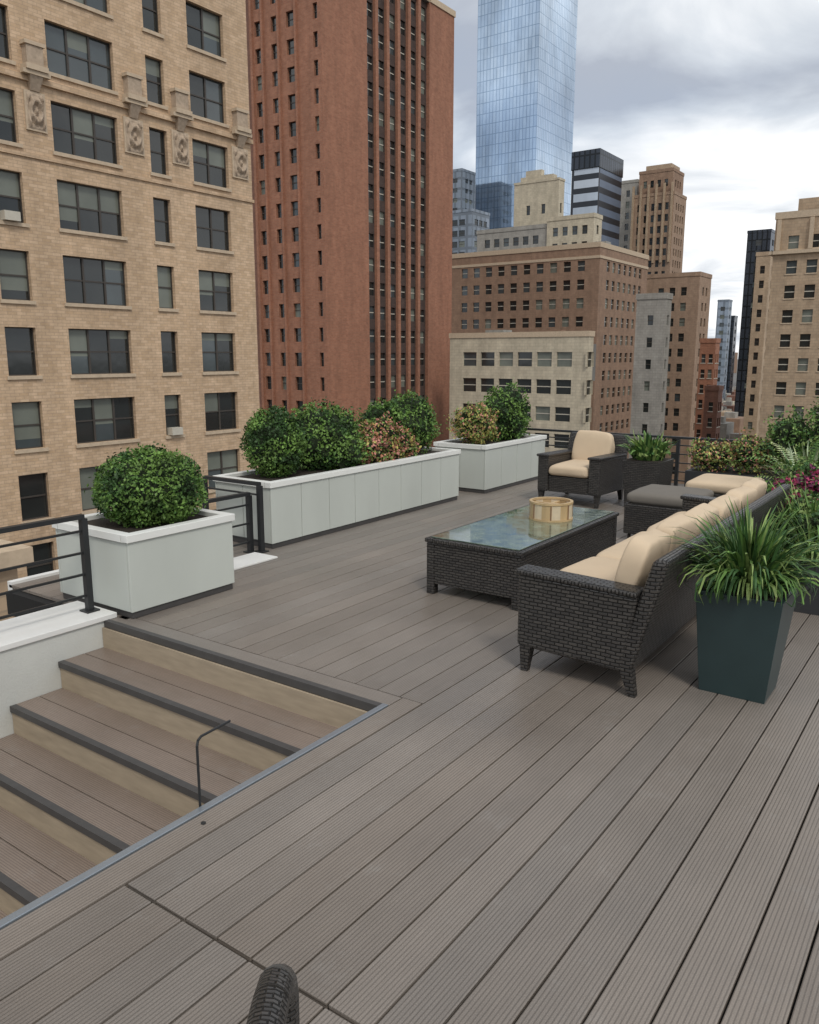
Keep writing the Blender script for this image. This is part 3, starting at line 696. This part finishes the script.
# coffee table
e=empty('wicker_coffee_table',(4.56,2.37,0))
W,D,h=1.66,.73,.40
T=MB('apron')
T.box(0,W,0,.035,.075,h-.03,M_wick); T.box(0,W,D-.035,D,.075,h-.03,M_wick); T.box(0,.035,.036,D-.036,.075,h-.031,M_wick); T.box(W-.035,W,.036,D-.036,.075,h-.031,M_wick)
T.box(.04,W-.04,.04,D-.04,.14,.16,M_wick)
for x in (0,W-.055):
    for y in (0,D-.055): T.box(x-.004,x+.055,y-.004,y+.059,.0,h-.032,M_wick)
T.build(parent=e,bevel=.006)
T=MB('top_rim')
T.box(-.015,W+.015,-.015,.05,h-.03,h,M_wick); T.box(-.015,W+.015,D-.05,D+.015,h-.03,h,M_wick); T.box(-.015,.05,.0505,D-.0505,h-.03,h-.0005,M_wick,swap=True); T.box(W-.05,W+.015,.0505,D-.0505,h-.03,h-.0005,M_wick,swap=True)
T.build(parent=e,bevel=.008,seg=3)
m,nt,b=newmat('table_glass'); b.inputs['Specular IOR Level'].default_value=.8; b.inputs['Coat Weight'].default_value=.6; b.inputs['Coat Roughness'].default_value=.03; b.inputs['IOR'].default_value=1.5
g=N(nt,'ShaderNodeNewGeometry'); n=N(nt,'ShaderNodeTexNoise',Scale=9.0,Detail=9.0,Roughness=.75); nt.links.new(g.outputs['Position'],n.inputs['Vector'])
rc=N(nt,'ShaderNodeMapRange'); rc.inputs[1].default_value=.38; rc.inputs[2].default_value=.66; nt.links.new(n.outputs[0],rc.inputs[0])
cc=mixc(nt,rc.outputs[0],(.045,.07,.05),(.20,.26,.19)); nt.links.new(cc,b.inputs['Base Color'])  # green mottling paints reflected leaves and sky into the glass colour
r=N(nt,'ShaderNodeMapRange'); r.inputs[1].default_value=.4; r.inputs[2].default_value=.7; r.inputs[3].default_value=.03; r.inputs[4].default_value=.35; nt.links.new(n.outputs[0],r.inputs[0]); nt.links.new(r.outputs[0],b.inputs['Roughness'])
T=MB('glass_top'); T.box(.02,W-.02,.02,D-.02,h+.0005,h+.008,m); T.build(parent=e,bevel=.002)
M_wood=noisy('gilt_wood',(.50,.36,.19),.35,14,.5,stretch=(1,1,.2)); M_wood2=noisy('brown_wood',(.24,.14,.075),.25,14,.6); M_pale=noisy('pale_panel',(.60,.50,.35),.2,20,.6)
e=empty('round_wooden_drum_box',(5.64,2.68,.409))
T=MB('shell'); nn=28; hh=.125
for i in range(nn):
    a0=2*math.pi*i/nn; a1=2*math.pi*(i+1)/nn
    for (ra,rb,z0,z1,mm) in ((.150,.162,.0145,hh,M_wood if (i//2)%2 else M_pale),(.146,.168,hh+.0005,hh+.016,M_wood),(.146,.168,-.0005,.014,M_wood)):
        T.hexa([(ra*math.cos(a0),ra*math.sin(a0),z0),(rb*math.cos(a0),rb*math.sin(a0),z0),(rb*math.cos(a1),rb*math.sin(a1),z0),(ra*math.cos(a1),ra*math.sin(a1),z0)],
           [(ra*math.cos(a0),ra*math.sin(a0),z1),(rb*math.cos(a0),rb*math.sin(a0),z1),(rb*math.cos(a1),rb*math.sin(a1),z1),(ra*math.cos(a1),ra*math.sin(a1),z1)],mm)
    if i%4==0: T.tube((.165*math.cos(a0),.165*math.sin(a0),.014),(.165*math.cos(a0),.165*math.sin(a0),hh),.005,M_wood2,6)
T.build(parent=e)
T=MB('lid'); T.tube((0,0,.07),(0,0,.09),.149,M_wood2,28); T.box(-.012,.012,-.14,.14,.0905,.12,M_wood); T.box(-.14,-.013,-.012,.012,.0905,.119,M_wood);T.box(.013,.14,-.012,.012,.0905,.119,M_wood); T.build(parent=e)

# ------------------------------------------------------------ other planters
M_green=noisy('dark_teal_planter',(.022,.042,.044),.25,5,.36)
M=MB('tapered_green_planter')
M.hexa([(3.96,.73,0),(4.22,.73,0),(4.22,1.04,0),(3.96,1.04,0)],[(3.93,.68,.52),(4.31,.68,.52),(4.31,1.08,.52),(3.93,1.08,.52)],M_green)
M.box(3.95,4.29,.70,1.06,.5203,.524,M_soil); M.build(bevel=.006)
pl=blades('spider_grass_plant',(4.12,.88,.50),560,.42,[L_lime[2],L_lime[1],L_lime[2],L_lime[0]],1.3,.010,1.3,.14)
blades('wide_leaves',(4.12,.88,.51),220,.34,[L_lime[2],L_lime[1]],1.5,.017,1.5,.15,parent=pl)
e=empty('wicker_planter',(8.52,2.80,0))
B=MB('body'); B.hexa([(.02,.02,.0),(.43,.02,0),(.43,.38,0),(.02,.38,0)],[(0,0,.52),(.46,0,.52),(.46,.42,.52),(0,.42,.52)],M_wick); B.box(.02,.44,.02,.40,.521,.524,M_soil); B.build(parent=e,bevel=.008)
blades('broadleaf_plant',(8.75,3.0,.51),170,.30,L_lime,1.0,.028,.8,.16)
foliage('leafy_plant',[(8.75,3.0,.62,.22,.2,.1)],500,.05,L_lime,core=.6,lump=.2)
M_trough=noisy('charcoal_trough',(.035,.037,.04),.2,4,.6)
M=MB('trough_planter'); M.box(6.7,9.1,.7,1.42,0,.38,M_trough); M.box(6.75,9.05,.75,1.37,.3805,.384,M_soil); M.build(bevel=.006)
M=MB('trough_planter'); M.box(5.6,6.6,.45,1.05,0,.32,M_trough); M.box(5.65,6.55,.5,1.0,.3205,.324,M_soil); M.build(bevel=.006)
M=MB('trough_planter'); M.box(9.25,9.8,.4,2.75,0,.36,M_trough); M.box(9.3,9.75,.45,2.7,.3605,.364,M_soil); M.build(bevel=.006)
foliage('yellow_flowering_shrub',[(9.45,2.5,.52,.22,.26,.17),(9.5,2.1,.56,.25,.3,.2)],3400,.036,L_mix+[L_lime[0],L_lime[1]],probs=[.22,.16,.15,.03,.24,.2],lump=.3,core=.6,spike=.25)
foliage('olive_shrub',[(9.5,1.72,.74,.28,.26,.3),(9.5,1.25,.84,.28,.33,.4),(9.6,.7,.9,.3,.3,.42)],8500,.036,L_lime,lump=.3,core=.7,spike=.2)
fronds('potted_palm',(8.3,1.3,.36),15,.72,[L_lime[0],L_lime[1],L_sil[1]])
fronds('potted_palm',(7.6,1.18,.36),13,.62,[L_lime[0],L_sil[0],L_lime[1]])
blades('pale_spiky_plant',(7.95,1.28,.38),130,.45,L_sil,1.1,.02,.7,.15)
foliage('fern_shrub',[(7.3,1.15,.55,.28,.25,.25),(8.1,1.2,.52,.35,.25,.22),(8.8,1.2,.6,.3,.25,.28)],6000,.042,L_lime,lump=.35,core=.65,spike=.25)
foliage('magenta_coleus',[(6.92,1.14,.52,.22,.2,.18),(7.15,1.0,.55,.2,.2,.2)],2600,.045,L_red,probs=[.4,.35,.25],lump=.35,core=.6,spike=.2)
foliage('mixed_groundcover',[(6.0,.90,.40,.28,.22,.2),(6.4,.92,.44,.25,.22,.22)],4200,.038,L_lime,lump=.35,core=.7,spike=.2)
blades('arching_grass',(6.15,.92,.34),280,.42,L_lime,1.3,.009,1.3,.2)
blades('arching_grass',(5.75,.85,.32),160,.30,L_lime,1.3,.009,1.3,.12)

# ------------------------------------------------------------ camera, light, world
cam=bpy.data.cameras.new('camera'); co=bpy.data.objects.new('camera',cam); COL.objects.link(co)
co.location=(0,0,1.65); co.rotation_euler=(math.radians(90-10.97),0,math.radians(35.5-90))
cam.sensor_fit='VERTICAL'; cam.sensor_height=36; cam.lens=36*810/1024; cam.clip_end=8000; cam.clip_start=.05
scene.camera=co
sd=Vector((-.55,-.75,1.0)).normalized()
el=math.asin(sd.z); az=math.atan2(sd.y,sd.x)
s=bpy.data.lights.new('sun','SUN'); s.energy=1.5; s.angle=math.radians(14); s.color=(1,.94,.85)
so=bpy.data.objects.new('sun',s); COL.objects.link(so); so.rotation_euler=(-sd).to_track_quat('-Z','Y').to_euler(); so.location=(0,0,60)
w=bpy.data.worlds.new('World'); scene.world=w; w.use_nodes=True; nt=w.node_tree; nt.nodes.clear()
out=nt.nodes.new('ShaderNodeOutputWorld')
sky=nt.nodes.new('ShaderNodeTexSky'); sky.sky_type='NISHITA'; sky.sun_disc=False; sky.sun_elevation=el; sky.sun_rotation=math.pi/2-az; sky.dust_density=2.0
b1=nt.nodes.new('ShaderNodeBackground'); b1.inputs[1].default_value=.14; nt.links.new(sky.outputs[0],b1.inputs[0])
tc=nt.nodes.new('ShaderNodeTexCoord')
sp=nt.nodes.new('ShaderNodeSeparateXYZ'); nt.links.new(tc.outputs['Generated'],sp.inputs[0])
za=N(nt,'ShaderNodeMath',operation='ADD'); za.inputs[1].default_value=.14; nt.links.new(sp.outputs[2],za.inputs[0])
zm=N(nt,'ShaderNodeMath',operation='MAXIMUM'); zm.inputs[1].default_value=.06; nt.links.new(za.outputs[0],zm.inputs[0])
dx=N(nt,'ShaderNodeMath',operation='DIVIDE'); nt.links.new(sp.outputs[0],dx.inputs[0]); nt.links.new(zm.outputs[0],dx.inputs[1])
dy=N(nt,'ShaderNodeMath',operation='DIVIDE'); nt.links.new(sp.outputs[1],dy.inputs[0]); nt.links.new(zm.outputs[0],dy.inputs[1])
cb=nt.nodes.new('ShaderNodeCombineXYZ'); nt.links.new(dx.outputs[0],cb.inputs[0]); nt.links.new(dy.outputs[0],cb.inputs[1])
cb.inputs[2].default_value=3.7
n1=N(nt,'ShaderNodeTexNoise',Scale=1.25,Detail=9.0,Roughness=.52,Distortion=.4); nt.links.new(cb.outputs[0],n1.inputs['Vector'])
cr=nt.nodes.new('ShaderNodeValToRGB'); nt.links.new(n1.outputs[0],cr.inputs[0])
cr.color_ramp.elements[0].position=.34; cr.color_ramp.elements[0].color=(.42,.45,.51,1)
cr.color_ramp.elements[1].position=.60; cr.color_ramp.elements[1].color=(.98,.99,1.0,1)
e2=cr.color_ramp.elements.new(.46); e2.color=(.63,.67,.72,1)
b2=nt.nodes.new('ShaderNodeBackground'); b2.inputs[1].default_value=1.15; nt.links.new(cr.outputs[0],b2.inputs[0])
n2=N(nt,'ShaderNodeTexNoise',Scale=.6,Detail=6.0); nt.links.new(cb.outputs[0],n2.inputs['Vector'])
mr=N(nt,'ShaderNodeMapRange'); mr.inputs[1].default_value=.3; mr.inputs[2].default_value=.5; mr.inputs[3].default_value=.7; mr.inputs[4].default_value=1; nt.links.new(n2.outputs[0],mr.inputs[0])
mx=nt.nodes.new('ShaderNodeMixShader'); nt.links.new(mr.outputs[0],mx.inputs[0]); nt.links.new(b1.outputs[0],mx.inputs[1]); nt.links.new(b2.outputs[0],mx.inputs[2]); nt.links.new(mx.outputs[0],out.inputs[0])
scene.view_settings.view_transform='Standard'; scene.view_settings.look='None'; scene.view_settings.exposure=0
